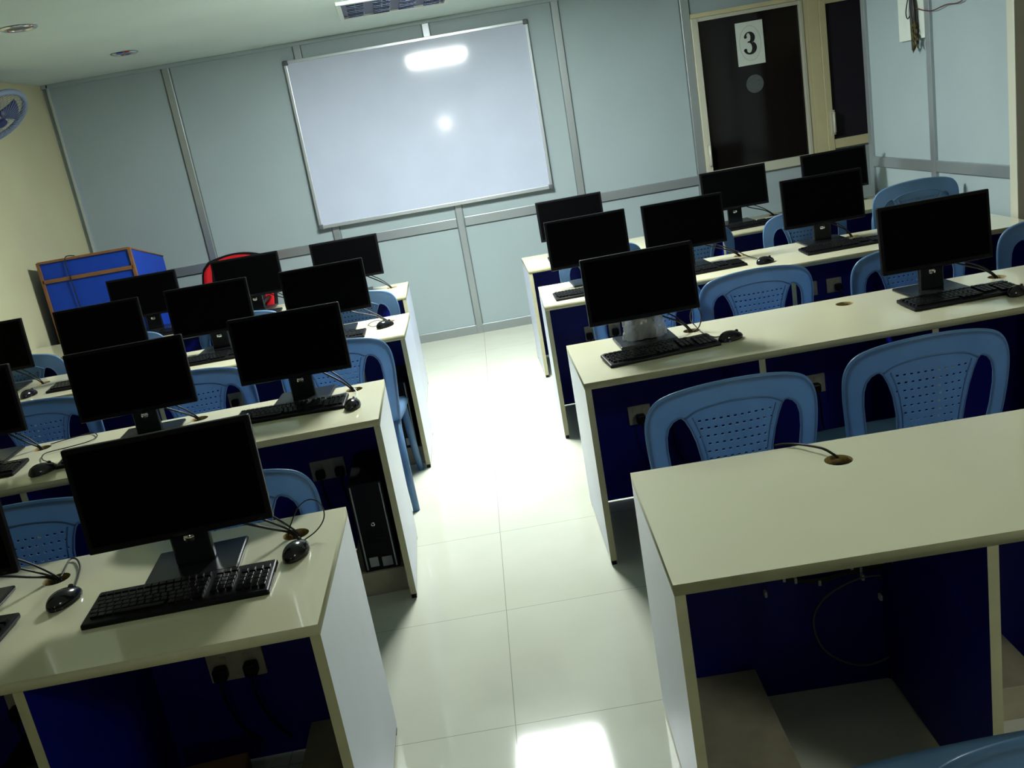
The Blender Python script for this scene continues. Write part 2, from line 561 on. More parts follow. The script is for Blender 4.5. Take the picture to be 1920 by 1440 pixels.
for k, (x, y, lab) in enumerate(((-2.05, 5.20, 'unlit round downlight at the left edge of the ceiling'), (-2.06, 6.84, 'unlit round downlight in the ceiling near the whiteboard wall'))):
    dl = thing('downlight', lab, 'light', (x, y, H), 0, 'round ceiling downlights')
    b = MB()
    b.grid(lambda u, v: Vector(((0.062 + 0.028 * v) * math.cos(2 * PI * u), (0.062 + 0.028 * v) * math.sin(2 * PI * u), -0.004 - 0.008 * math.sin(PI * v))), 32, 4, 'chrome', closed_u=True)
    b.build('rim', dl)
    b = MB(); b.disc((0, 0, -0.003), 0.064, 0.002, 'z', 32, 'lampoff'); b.build('lens', dl)

# added bulb on the back wall; its board reflection stands in for the flash
bp = thing('added_flash_bulb', 'added lit bulb on the unseen back wall, standing in for the camera flash', 'light', (-0.05, YB, 2.32))
b = MB(); b.disc((0, 0, 0), 0.05, 0.03, 'y', 24, 'fixture'); b.disc((0, 0.03, 0), 0.02, 0.04, 'y', 16, 'fixture'); b.build('holder', bp)
b = MB()
b.grid(lambda u, v: Vector((0.06 * math.sin(PI * v) * math.cos(2 * PI * u), 0.12 - 0.06 * math.cos(PI * v), 0.06 * math.sin(PI * v) * math.sin(2 * PI * u))), 24, 12, 'bulb', closed_u=True)
b.build('bulb', bp)

# ------------------------------------------------------------------ desks
DD = {'R0': (0.2914, 1.7472, -0.050, 0.645), 'R1': (0.3257, 3.3165, -0.0158, 0.623), 'R2': (0.3318, 4.8652, -0.0387, 0.607), 'R3': (0.3538, 6.1517, 0.0021, 0.603),
      'L0': (-0.4743, 1.8622, 0.0124, 0.665), 'L1': (-0.4466, 3.3474, 0.0307, 0.582), 'L2': (-0.4175, 4.801, -0.0038, 0.586), 'L3': (-0.4643, 6.0254, 0.0091, 0.567)}
HT = 0.75
TH = 0.026
PT = 0.024
ROW = ['nearest', 'second', 'third', 'farthest']
SIDE = {'R': 'right', 'L': 'left'}

def desk(key):
    s, k = key[0], int(key[1])
    x0, y0, ang, D = DD[key]
    sg = 1 if s == 'R' else -1
    L = 2.62
    if key == 'R0':
        lab = 'bare cream-topped desk row right of the aisle, nearest the camera, without monitors'
    else:
        lab = '%s cream-topped desk row %s of the aisle, counted from the camera' % (ROW[k], SIDE[s])
    r = thing('desk', lab, 'desk', (x0, y0, 0), ang, 'long two-tone computer desks')
    X = lambda a: sg * a          # distance from the aisle end -> local x
    # top with grommet holes
    g0, gy = (0.525, 0.505) if s == 'R' else (0.125, 0.53 if k == 0 else 0.50)
    if s == 'L' and k >= 2:
        g0, gy = 0.11, 0.43
    holes = []
    gs = []
    for i in range(4):
        gx = g0 + 0.655 * i
        if gx < L - 0.05:
            gs.append((X(gx), gy))
            holes.append(circ(X(gx), gy, 0.036, 22))
    xa, xb = min(X(0), X(L)), max(X(0), X(L))
    tb = plate([(xa, 0), (xb, 0), (xb, D), (xa, D)], holes, HT - TH, HT)
    for f in tb.faces:
        if abs(f.normal.z) > 0.5:
            f.material_index = 0
        else:
            c = f.calc_center_median()
            inner = any((c.x - a) ** 2 + (c.y - bb) ** 2 < 0.042 ** 2 for a, bb in gs)
            f.material_index = 2 if inner else 1
    me = bpy.data.meshes.new('tabletop'); tb.to_mesh(me); tb.free()
    for mm in ('top', 'edge', 'chip'):
        me.materials.append(MT[mm])
    o = bpy.data.objects.new('tabletop', me); col.objects.link(o); o.parent = r
    # side panels
    def vpanel(xc, outer_dir, nm):
        a, c = (xc, xc + PT) if outer_dir < 0 else (xc - PT, xc)
        b = MB()
        fc = {'+x': 'side' if outer_dir > 0 else 'blue', '-x': 'side' if outer_dir < 0 else 'blue', '-y': 'edge', '+y': 'edge', '+z': 'edge', '-z': 'edge'}
        if outer_dir == 0:
            a, c = xc - PT / 2, xc + PT / 2
            fc['+x'] = fc['-x'] = 'blue'
        b.box(a, c, 0.002, D - 0.001, 0.018, HT - TH - 0.0005, 'edge', faces=fc)
        q = b.build(nm, r)
        ft = MB()
        for yy in (0.004, D - 0.034):
            ft.box(a + 0.002, c - 0.002, yy, yy + 0.03, 0, 0.018, 'black')
        ft.build('foot', q)
    vpanel(X(0), -sg, 'side_panel')
    vpanel(X(L), sg, 'side_panel')
    for i in (1, 2, 3):
        vpanel(X(0.655 * i + 0.012), 0, 'divider')
    # modesty panel
    b = MB()
    b.box(xa + PT + 0.001, xb - PT - 0.001, D - 0.03, D - 0.012, 0.0005 if key == 'R0' else 0.012, HT - TH - 0.001, 'blue')
    b.build('back_panel', r)
    # plinths carrying the computers
    for i in range(4):
        a = 0.655 * i + (PT if i == 0 else PT)
        if key == 'L3': continue
        if s == 'R':
            if k > 0: continue
            x1, x2 = a + 0.001, a + 0.25
            if i > 0: x1, x2 = a + 0.002, a + 0.30
            yf = 0.08 if i == 0 else 0.36
        else:
            x1, x2 = a + 0.001, a + 0.22
            yf = 0.09
        b = MB()
        b.box(min(X(x1), X(x2)), max(X(x1), X(x2)), yf, D - 0.032, 0, 0.10, 'plinth', bevel=0.002)
        b.build('plinth', r)
    return r

def socket(parent, x, z, D, plugs, w=0.16, h=0.085):
    b = MB()
    y = D - 0.030
    b.box(x - w / 2, x + w / 2, y - 0.012, y - 0.0005, z - h / 2, z + h / 2, 'plate', bevel=0.003)
    for sx in (-0.2, 0.2):
        b.box(x + sx * w - 0.008, x + sx * w + 0.008, y - 0.016, y - 0.011, z + 0.012, z + 0.03, 'edge')
    o = b.build('socket_plate', parent)
    for p in plugs:
        q = MB()
        q.box(x + p - 0.02, x + p + 0.02, y - 0.05, y - 0.012, z - 0.032, z + 0.008, 'black', bevel=0.008)
        q.tube(smooth_pts([(x + p, y - 0.045, z - 0.01), (x + p + 0.005, y - 0.06, z - 0.08), (x + p + 0.02, y - 0.03, z - 0.2), (x + p + 0.06, y - 0.02, z - 0.27)], 5), 0.004, 6, 'black')
        q.build('plug', o)

DK = {}
for key in DD:
    DK[key] = desk(key)
socket(DK['R1'], 0.27, 0.395, 0.623, [0.0], 0.10)
socket(DK['R1'], 0.41, 0.405, 0.623, [-0.02], 0.09)
socket(DK['R1'], 1.03, 0.395, 0.623, [0.02], 0.14)
socket(DK['R1'], 1.60, 0.40, 0.623, [0.0])
socket(DK['R2'], 0.285, 0.43, 0.607, [-0.03], 0.11)
socket(DK['R2'], 0.41, 0.43, 0.607, [0.0], 0.07)
socket(DK['R2'], 0.93, 0.43, 0.607, [0.0], 0.10)
socket(DK['R2'], 1.58, 0.47, 0.607, [-0.02], 0.10)
socket(DK['R2'], 1.73, 0.47, 0.607, [0.02], 0.09)
socket(DK['R3'], 0.41, 0.43, 0.603, [0.0])
socket(DK['L0'], -0.41, 0.345, 0.665, [-0.045, 0.045], 0.165, 0.10)
socket(DK['L0'], -1.0, 0.345, 0.665, [-0.045, 0.045])
socket(DK['L1'], -0.315, 0.41, 0.582, [-0.035, 0.05], 0.15, 0.09)
socket(DK['L1'], -0.95, 0.43, 0.582, [-0.04, 0.04])
socket(DK['L1'], -1.5, 0.43, 0.582, [-0.04, 0.04])
socket(DK['L2'], -0.40, 0.43, 0.586, [-0.04, 0.04])
socket(DK['L2'], -1.05, 0.43, 0.586, [-0.04, 0.04])

# things under the nearest right desk
def world_of(key, x, y, z):
    x0, y0, ang, D = DD[key]
    c, s = math.cos(ang), math.sin(ang)
    return Vector((x0 + x * c - y * s, y0 + x * s + y * c, z))
r0 = DK['R0']; D0 = 0.645
_x0, _y0, _a, _ = DD['R0']
_inv = (Matrix.Translation((_x0, _y0, 0)) @ Matrix.Rotation(_a, 4, 'Z')).inverted()
def op(u, v, off=0.0):          # photograph pixel -> point on the inside face of the back panel
    d = FW + RT * (u - 960) / FPX - UP * (v - 720) / FPX
    n_ = Vector((-math.sin(_a), math.cos(_a), 0))
    p0 = Vector((_x0, _y0, 0)) + n_ * (D0 - 0.031 - off)
    return _inv @ (CAM + d * ((p0 - CAM).dot(n_) / d.dot(n_)))
def strip(u0, v0, u1, v1, hh):
    a = op(u0, v0); c = op(u1, v1)
    b = MB()
    b.box(a.x, c.x, D0 - 0.045, D0 - 0.0305, a.z - hh, a.z, 'paper', bevel=0.002)
    k = 0.02
    while a.x + k < c.x - 0.01:
        b.box(a.x + k, a.x + k + 0.008, D0 - 0.0465, D0 - 0.044, a.z - hh * .62, a.z - hh * .4, 'ink')
        k += 0.03
    b.build('mounting_strip', r0)
strip(1392, 1078, 1494, 1062, 0.024)
strip(1845, 1003, 1925, 990, 0.024)
b = MB()
for k in range(3):
    b.tube(smooth_pts([op(1465, 1083 + 2 * k, .012), op(1500, 1087 + 2 * k, .012), (op(1545, 1084 + 3 * k, .015)), op(1590, 1070 + 3 * k, .015), op(1625, 1062 + 4 * k, .018), op(1668, 1052 + 5 * k, .02)], 6), 0.0042, 6, 'cable')
b.build('cable_run', r0)
b = MB()
for u, v in ((1470, 1086), (1492, 1089), (1537, 1093), (1597, 1063), (1614, 1068), (1618, 1083), (1652, 1121), (1436, 1115)):
    p = op(u, v, .018)
    b.box(p.x - .0035, p.x + .0035, p.y - .003, p.y + .014, p.z - .008, p.z + .008, 'paper')
b.build('cable_tie', r0)
b = MB()
b.tube(smooth_pts([op(1652, 1078, .02), op(1617, 1083, .02), op(1580, 1098, .02), op(1545, 1123, .02), op(1527, 1155, .02), op(1530, 1190, .02), op(1550, 1222, .02), op(1590, 1243, .02), op(1630, 1246, .02), op(1672, 1228, .02), op(1700, 1197, .03), op(1709, 1160, .04), op(1700, 1110, .06), op(1685, 1070, .08), op(1662, 1040, .10)], 8), 0.0030, 6, 'cable_grey')
b.build('loose_cable', r0)

# ------------------------------------------------------------------ monitor
def make_monitor():
    r = thing('monitor', '', 'monitor')
    w, h = 0.462, 0.277
    tilt = Matrix.Translation((0, 0, 0.25)) @ Matrix.Rotation(math.radians(-4), 4, 'X')
    b = MB()
    b.box(-w / 2, w / 2, 0.0, 0.022, -h / 2, h / 2, 'bezel', bevel=0.004, T=tilt)
    b.box(-w / 2 + .04, w / 2 - .04, 0.02, 0.045, -h / 2 + .03, h / 2 - .03, 'black', bevel=0.012, T=tilt)
    b.build('housing', r)
    b = MB()
    b.box(-w / 2 + 0.013, w / 2 - 0.013, -0.0012, 0.001, -h / 2 + 0.018, h / 2 - 0.013, 'screen', T=tilt)
    b.build('screen', r)
    b = MB(); b.box(-0.018, 0.018, -0.0013, 0.0, -h / 2 + 0.005, -h / 2 + 0.012, 'stand', T=tilt); b.build('maker_badge', r)
    b = MB(); b.box(w / 2 - 0.035, w / 2 - 0.025, -0.002, 0.0, -h / 2 + 0.005, -h / 2 + 0.011, 'stand', T=tilt); b.build('power_button', r)
    # neck
    b = MB()
    b.box(-0.05, 0.05, 0.045, 0.075, 0.012, 0.27, 'stand', bevel=0.006)
    b.box(-0.06, 0.06, 0.03, 0.06, 0.19, 0.29, 'black', bevel=0.006)
    nk = b.build('neck', r)
    b = MB()
    b.grid(lambda u, v: Vector((0.014 * math.cos(2 * PI * u) * v, 0.0445 - 0.004 * (1 - v * v), 0.085 + 0.014 * math.sin(2 * PI * u) * v)), 20, 4, 'chrome', closed_u=True)
    b.build('round_emblem', nk)
    b = MB()
    b.box(-0.12, 0.12, -0.035, 0.165, 0.0, 0.013, 'stand', bevel=0.005)
    b.build('stand_base', r)
    return r

proto_mon = make_monitor()
mon_used = False
PLACE = ['nearest the aisle', 'second from the aisle', 'third from the aisle', 'fourth from the aisle']
# key, desk, x, y (screen centre), yaw, place
MON = [('R1', 0.655, 3.73, 0.021, 0), ('R1', 1.868, 3.70, 0.004, 2), ('R2', 0.662, 5.27, 0.023, 0), ('R2', 1.209, 5.236, 0.02, 1), ('R2', 2.005, 5.235, -0.03, 2),
       ('R3', 0.729, 6.545, 0.018, 0), ('R3', 1.885, 6.53, -0.005, 2), ('R3', 2.605, 6.54, 0.003, 3),
       ('L0', -0.848, 2.245, 0.068, 0), ('L0', -1.478, 2.20, 0.02, 1), ('L1', -1.41, 3.66, 0.047, 1), ('L1', -0.797, 3.785, -0.034, 0), ('L1', -2.11, 3.70, 0.0, 2),
       ('L2', -2.067, 5.164, 0.049, 2), ('L2', -1.479, 5.217, -0.013, 1), ('L2', -0.823, 5.149, 0.02, 0), ('L2', -2.705, 5.16, 0.0, 3),
       ('L3', -2.208, 6.38, 0.036, 2), ('L3', -1.517, 6.421, -0.024, 1), ('L3', -0.838, 6.413, -0.002, 0)]
def where(key, p):
    return '%s on the %s desk row %s of the aisle' % (PLACE[p], ROW[int(key[1])], SIDE[key[0]])

def grommets(key):
    s, k = key[0], int(key[1])
    g0, gy = (0.525, 0.505) if s == 'R' else (0.125, 0.53 if k == 0 else 0.50)
    if s == 'L' and k >= 2:
        g0, gy = 0.11, 0.43
    sg = 1 if s == 'R' else -1
    return [world_of(key, sg * (g0 + 0.655 * i), gy, HT) for i in range(4)]

rc = random.Random(3)
def cable_obj(parent, pts, r, name='cable', m='cable'):
    inv = parent.matrix_basis.inverted()
    b = MB()
    b.tube([inv @ p for p in smooth_pts(pts, 7)], r, 6, m)
    return b.build(name, parent)

for i, (key, x, y, yaw, p) in enumerate(MON):
    t = proto_mon if i == 0 else copy_tree(proto_mon)
    t.location = (x, y, HT)
    t.rotation_euler = (0, 0, yaw)
    t['label'] = 'black flat monitor, %s' % where(key, p)
    t['group'] = 'black monitors on the desks'
MONS = [o for o in col.objects if o.name.startswith('monitor')and o.parent is None]
MONS = {}
k = 0
for o in list(col.objects):
    if o.parent is None and o.name.split('.')[0] == 'monitor':
        MONS[k] = o; k += 1
for i, (key, x, y, yaw, p) in enumerate(MON):
    t = MONS[i]
    G = min(grommets(key), key=lambda g: abs(g.x - x - 0.22))
    o0 = world_of(key, 0, 0, 0)
    for j in range(2 if key not in ('L0',) else 3):
        a = Vector((x + 0.03 + 0.03 * j, y + 0.05, HT + 0.17 - 0.02 * j))
        mid1 = Vector((x + (G.x - x) * (0.35 + rc.uniform(-.05, .05)), y + 0.085 + 0.02 * j + rc.uniform(-.01, .02), HT + 0.10 + 0.02 * j))
        mid2 = Vector((x + (G.x - x) * 0.75, (y + 0.1 + G.y) / 2 + 0.02 * (j - 1), HT + 0.05 + 0.012 * j))
        pts = [a, mid1, mid2, Vector((G.x - 0.012 + 0.008 * j, G.y, HT + 0.006)), Vector((G.x - 0.005 + 0.008 * j, G.y, HT - 0.022))]
        cable_obj(t, pts, 0.0032 if j else 0.0038)

# plastic wrap left on one stand
wr_ = MB()
rr = random.Random(5)
def wrapf(u, v):
    a = 2 * PI * u
    rx = 0.072 + 0.010 * math.sin(7 * a + 5 * v) + 0.006 * math.sin(17 * a + 11 * v) + 0.012 * (1 - v)
    ry = 0.040 + 0.008 * math.sin(5 * a + 3 * v) + 0.005 * math.sin(13 * a - 9 * v)
    return Vector((rx * math.cos(a), ry * math.sin(a), 0.016 + 0.095 * v))
wr_.grid(wrapf, 64, 14, 'bag', closed_u=True)
wo = wr_.build('plastic_wrap')
wo.location = (0.655, 3.73 + 0.058, HT)
tag(wo, 'clear crumpled plastic wrap around the neck of the monitor beside the aisle, second right desk', 'plastic wrap')

# ------------------------------------------------------------------ keyboard
def make_keyboard():
    r = thing('keyboard', '', 'keyboard')
    sl = Matrix.Rotation(math.radians(3.5), 4, 'X')
    b = MB()
    b.box(-0.225, 0.225, -0.075, 0.080, 0.001, 0.017, 'black', bevel=0.005, T=sl)
    b.box(-0.20, -0.17, 0.055, 0.07, 0.0, 0.006, 'black', T=sl)
    b.build('case', r)
    def keyblock(x0, cols, rows, pit=0.0187, y1=0.055, skip=0.0):
        b = MB()
        for rw in range(rows):
            y = y1 - rw * pit - (0.006 if rw > 0 else 0)
            for c in range(cols):
                if rw == rows - 1 and cols > 8:
                    if 4 <= c <= 9:
                        if c == 4:
                            b.box(x0 + 4 * pit, x0 + 10 * pit - .0025, y - .008, y + .008, 0.016, 0.0225, 'keys', bevel=0.0012, T=sl)
                        continue
                x = x0 + c * pit + (0.0045 * (rw % 3) if cols > 8 and c < cols - 1 else 0)
                b.box(x, x + pit - 0.0028, y - 0.008, y + 0.008, 0.016, 0.0235, 'keys', bevel=0.0012, T=sl)
        return b
    keyblock(-0.215, 15, 6).build('letter_keys', r)
    keyblock(0.078, 3, 5).build('arrow_keys', r)
    keyblock(0.143, 4, 5, y1=0.037).build('number_keys', r)
    return r
proto_kb = make_keyboard()
KB = [  # desk, x, y, yaw, label tail
    ('L0', -0.842, 2.122, 0.02, 'in front of the big near monitor, nearest desk row left of the aisle'),
    ('L0', -1.487, 2.10, -0.05, 'at the left picture edge on the nearest desk row'),
    ('L1', -0.822, 3.66, -0.03, 'beside the aisle on the second desk row left of the aisle'),
    ('L1', -1.475, 3.53, 0.05, 'largely hidden behind the biggest monitor, second left desk row'),
    ('L1', -2.09, 3.54, 0.0, 'at the left picture edge on the second left desk row'),
    ('L2', -0.86, 4.98, 0.0, 'beside the aisle on the third left desk row'),
    ('L2', -1.46, 5.03, 0.0, 'second from the aisle on the third left desk row'),
    ('L2', -2.12, 4.99, 0.0, 'third from the aisle on the third left desk row'),
    ('L3', -0.86, 6.20, 0.0, 'beside the aisle on the farthest left desk row'),
    ('L3', -1.54, 6.24, 0.0, 'second from the aisle on the farthest left desk row'),
    ('L3', -2.22, 6.2, 0.0, 'third from the aisle on the farthest left desk row'),
    ('R1', 0.668, 3.555, 0.10, 'below the plastic-wrapped stand, second right desk row'),
    ('R1', 1.885, 3.56, 0.02, 'in front of the rightmost large monitor, second right desk row'),
    ('R2', 0.63, 5.02, 0.02, 'beside the aisle on the third right desk row'),
    ('R2', 1.245, 5.06, 0.05, 'second from the aisle on the third right desk row'),
    ('R2', 2.02, 5.03, 0.0, 'with glinting keys on the third right desk row'),
    ('R3', 1.91, 6.34, 0.05, 'under the middle monitor on the farthest right desk row'),
    ('R3', 0.74, 6.36, 0.0, 'beside the aisle on the farthest right desk row'),
]
for i, (key, x, y, yaw, lab) in enumerate(KB):
    t = proto_kb if i == 0 else copy_tree(proto_kb)
    t.location = (x, y, HT); t.rotation_euler = (0, 0, yaw)
    t['label'] = 'black keyboard ' + lab
    t['group'] = 'black keyboards'

# ------------------------------------------------------------------ mouse
def make_mouse():
    r = thing('mouse', '', 'mouse')
    def f(u, v):
        a = 2 * PI * u
        ph = v * PI / 2
        x = 0.031 * math.cos(a) * math.cos(ph) * (1 - 0.10 * math.sin(a))
        y = 0.056 * math.sin(a) * math.cos(ph)
        z = 0.006 + 0.032 * math.sin(ph) * (1 - 0.25 * math.sin(a) * math.cos(ph))
        return Vector((x, y, z))
    b = MB()
    b.grid(f, 32, 10, 'gloss', closed_u=True)
    b.tube([(0, 0, 0.0005), (0, 0, 0.006)], [0.029, 0.03], 28, 'gloss', T=Matrix.Diagonal((1, 1.8, 1, 1)))
    b.build('shell', r)
    b = MB(); b.tube([(-0.003, 0.03, 0.029), (0.003, 0.03, 0.029)], 0.007, 14, 'cable'); b.build('scroll_wheel', r)
    return r
proto_ms = make_mouse()
MS = [('L0', 555, 1030, -0.25, 'beside the cable hole on the nearest left desk', None),
      ('L0', 120, 1120, -0.35, 'left of the big keyboard on the nearest left desk', None),
      ('L1', 661, 757, -0.15, 'at the aisle end of the second left desk', None),
      ('L1', 80, 879, -0.7, 'by the left picture edge on the second left desk', None),
      ('L2', 54, 738, -0.3, 'near the left wall on the third left desk', None),
      ('L2', 722, 608, -0.9, 'at the aisle end of the third left desk', None),
      ('R1', 1370, 630, -1.2, 'right of the wrapped monitor stand on the second right desk', None),
      ('R1', 1908, 545, -1.0, 'at the right picture edge on the second right desk', None),
      ('R2', 1435, 488, -1.2, 'between two keyboards on the third right desk', None),
      ('R3', 1650, 375, -1.2, 'by the partition wall on the farthest right desk', None)]
for i, (key, u, v, yaw, lab, _) in enumerate(MS):
    t = proto_ms if i == 0 else copy_tree(proto_ms)
    pt = on(u, v, HT + 0.015)
    t.location = (pt.x, pt.y, HT); t.rotation_euler = (0, 0, yaw)
    t['label'] = 'black mouse ' + lab
    t['group'] = 'black mice'
MSO = [o for o in col.objects if o.parent is None and o.name.split('.')[0] == 'mouse']
def ctube(t, pix, r=0.0018, m='cable'):
    inv = (Matrix.Translation(t.location) @ Matrix.Rotation(t.rotation_euler.z, 4, 'Z')).inverted()
    pts = smooth_pts([on(*q) if len(q) == 3 and q[0] > 20 or q[0] == 0 else Vector(q) for q in pix], 8)
    b = MB(); b.tube([inv @ p for p in pts], r, 6, m); return b.build('cord', t)
ctube(MSO[0], [(571, 1012, .765), (590, 998, .77), (603, 982, .78), (608, 966, .80), (604, 950, .83), (592, 938, .86), (575, 938, .86), (560, 950, .83), (552, 965, .81), (543, 990, .77), (541, 1002, .75), (543, 1010, .70)])
ctube(MSO[1], [(140, 1100, .765), (147, 1080, .757), (150, 1062, .757), (143, 1048, .757), (130, 1050, .757), (118, 1075, .757), (112, 1085, .75), (112, 1090, .70)], 0.0025)
ctube(MSO[2], [(668, 746, .765), (669, 735, .76), (664, 729, .76), (668, 729, .75), (669, 730, .70)], 0.0025, 'paper')
ctube(MSO[3], [(100, 868, .765), (80, 862, .757), (85, 850, .757), (130, 838, .757), (165, 828, .757), (182, 818, .757), (174, 811, .757), (150, 817, .757), (120, 825, .757), (95, 833, .755)], 0.0022)
ctube(MSO[5], [(718, 603, .765), (702, 612, .757), (690, 609, .757), (705, 601, .757), (730, 600, .757)], 0.002)
ctube(MSO[6], [(1355, 628, .765), (1340, 632, .76), (1318, 624, .757), (1303, 610, .76), (1295, 600, .79), (1295, 585, .83), (1305, 575, .85), (1315, 590, .82), (1311, 612, .77), (1300, 621, .755)], 0.0025)
ctube(MSO[8], [(1420, 485, .765), (1400, 479, .757), (1380, 470, .757), (1365, 465, .757)], 0.0025)

# cable on the bare right-hand desk
b = MB()
cb = [(1452, 836, .752), (1470, 833, .756), (1495, 833, .76), (1525, 837, .765), (1545, 842, .765), (1563, 852, .755), (1570, 857, .745), (1580, 862, .70)]
b.tube(smooth_pts([on(*q) for q in cb], 8), 0.0035, 8, 'cable')
o = b.build('loose_cable')
tag(o, 'thin dark cable curving into the round hole of the bare right-hand desk', 'cable')

# ------------------------------------------------------------------ computer towers
def make_tower():
    r = thing('computer_tower', '', 'computer')
    w, d, h = 0.14, 0.40, 0.375
    b = MB(); b.box(-w / 2 + .004, w / 2 - .004, 0.03, d, 0.0, h - .004, 'black', bevel=0.003); b.build('case', r)
    b = MB(); b.box(-w / 2, w / 2, 0.0, 0.03, 0.0, h, 'black', bevel=0.005)
    for k in range(8):
        b.box(-0.035, 0.035, -0.0015, 0.0, 0.12 + k * 0.008, 0.123 + k * 0.008, 'bezel')
    b.build('front_panel', r)
    for sx in (-1, 1):
        b = MB(); b.box(sx * (w / 2 - .012) - .003, sx * (w / 2 - .012) + .003, -0.004, 0.002, 0.01, h - 0.008, 'alu', bevel=0.001); b.build('trim_strip', r)
    b = MB()
    b.grid(lambda u, v: Vector(((0.006 + .003 * math.cos(2 * PI * v)) * math.cos(2 * PI * u), -0.003 + .002 * math.sin(2 * PI * v), 0.20 + (0.006 + .003 * math.cos(2 * PI * v)) * math.sin(2 * PI * u))), 20, 8, 'chrome', closed_u=True)
    b.build('power_button', r)
    b = MB()
    b.box(-0.045, -0.01, -0.0018, 0.0, 0.02, 0.06, 'ring'); b.box(0.005, 0.045, -0.0018, 0, 0.015, 0.055, 'ring')
    b.build('sticker', r)
    return r
pt_ = make_tower()
TW = [('L1', -0.12, 0.10, 'black computer tower under the second left desk, beside the aisle panel'),
      ('L2', -0.12, 0.10, 'black computer tower under the third left desk, beside the aisle panel'),
      ('L0', -0.655 - 0.115, 0.10, 'black computer tower in deep shade under the nearest left desk')]
for i, (key, x, y, lab) in enumerate(TW):
    t = pt_ if i == 0 else copy_tree(pt_)
    t.location = world_of(key, x, y, 0.10)
    t.rotation_euler = (0, 0, DD[key][2])
    t['label'] = lab
    t['group'] = 'black computer towers'
b = MB(); b.box(-0.11, 0.11, 0, 0.3, 0, 0.16, 'card', bevel=0.003)
b.build('carton', None)
o = col.objects['carton']; o.location = world_of('L0', -0.47, 0.15, 0); o.rotation_euler = (0, 0, 0.1)
tag(o, 'plain brown cardboard carton in the shade under the nearest left desk', 'carton')

# ------------------------------------------------------------------ plastic chairs
ZS = 0.43
def back_y(x, z):
    t = (z - ZS) / (0.885 - ZS)
    return -0.225 - 0.075 * t - 0.02 * math.sin(PI * t) + 0.55 * x * x

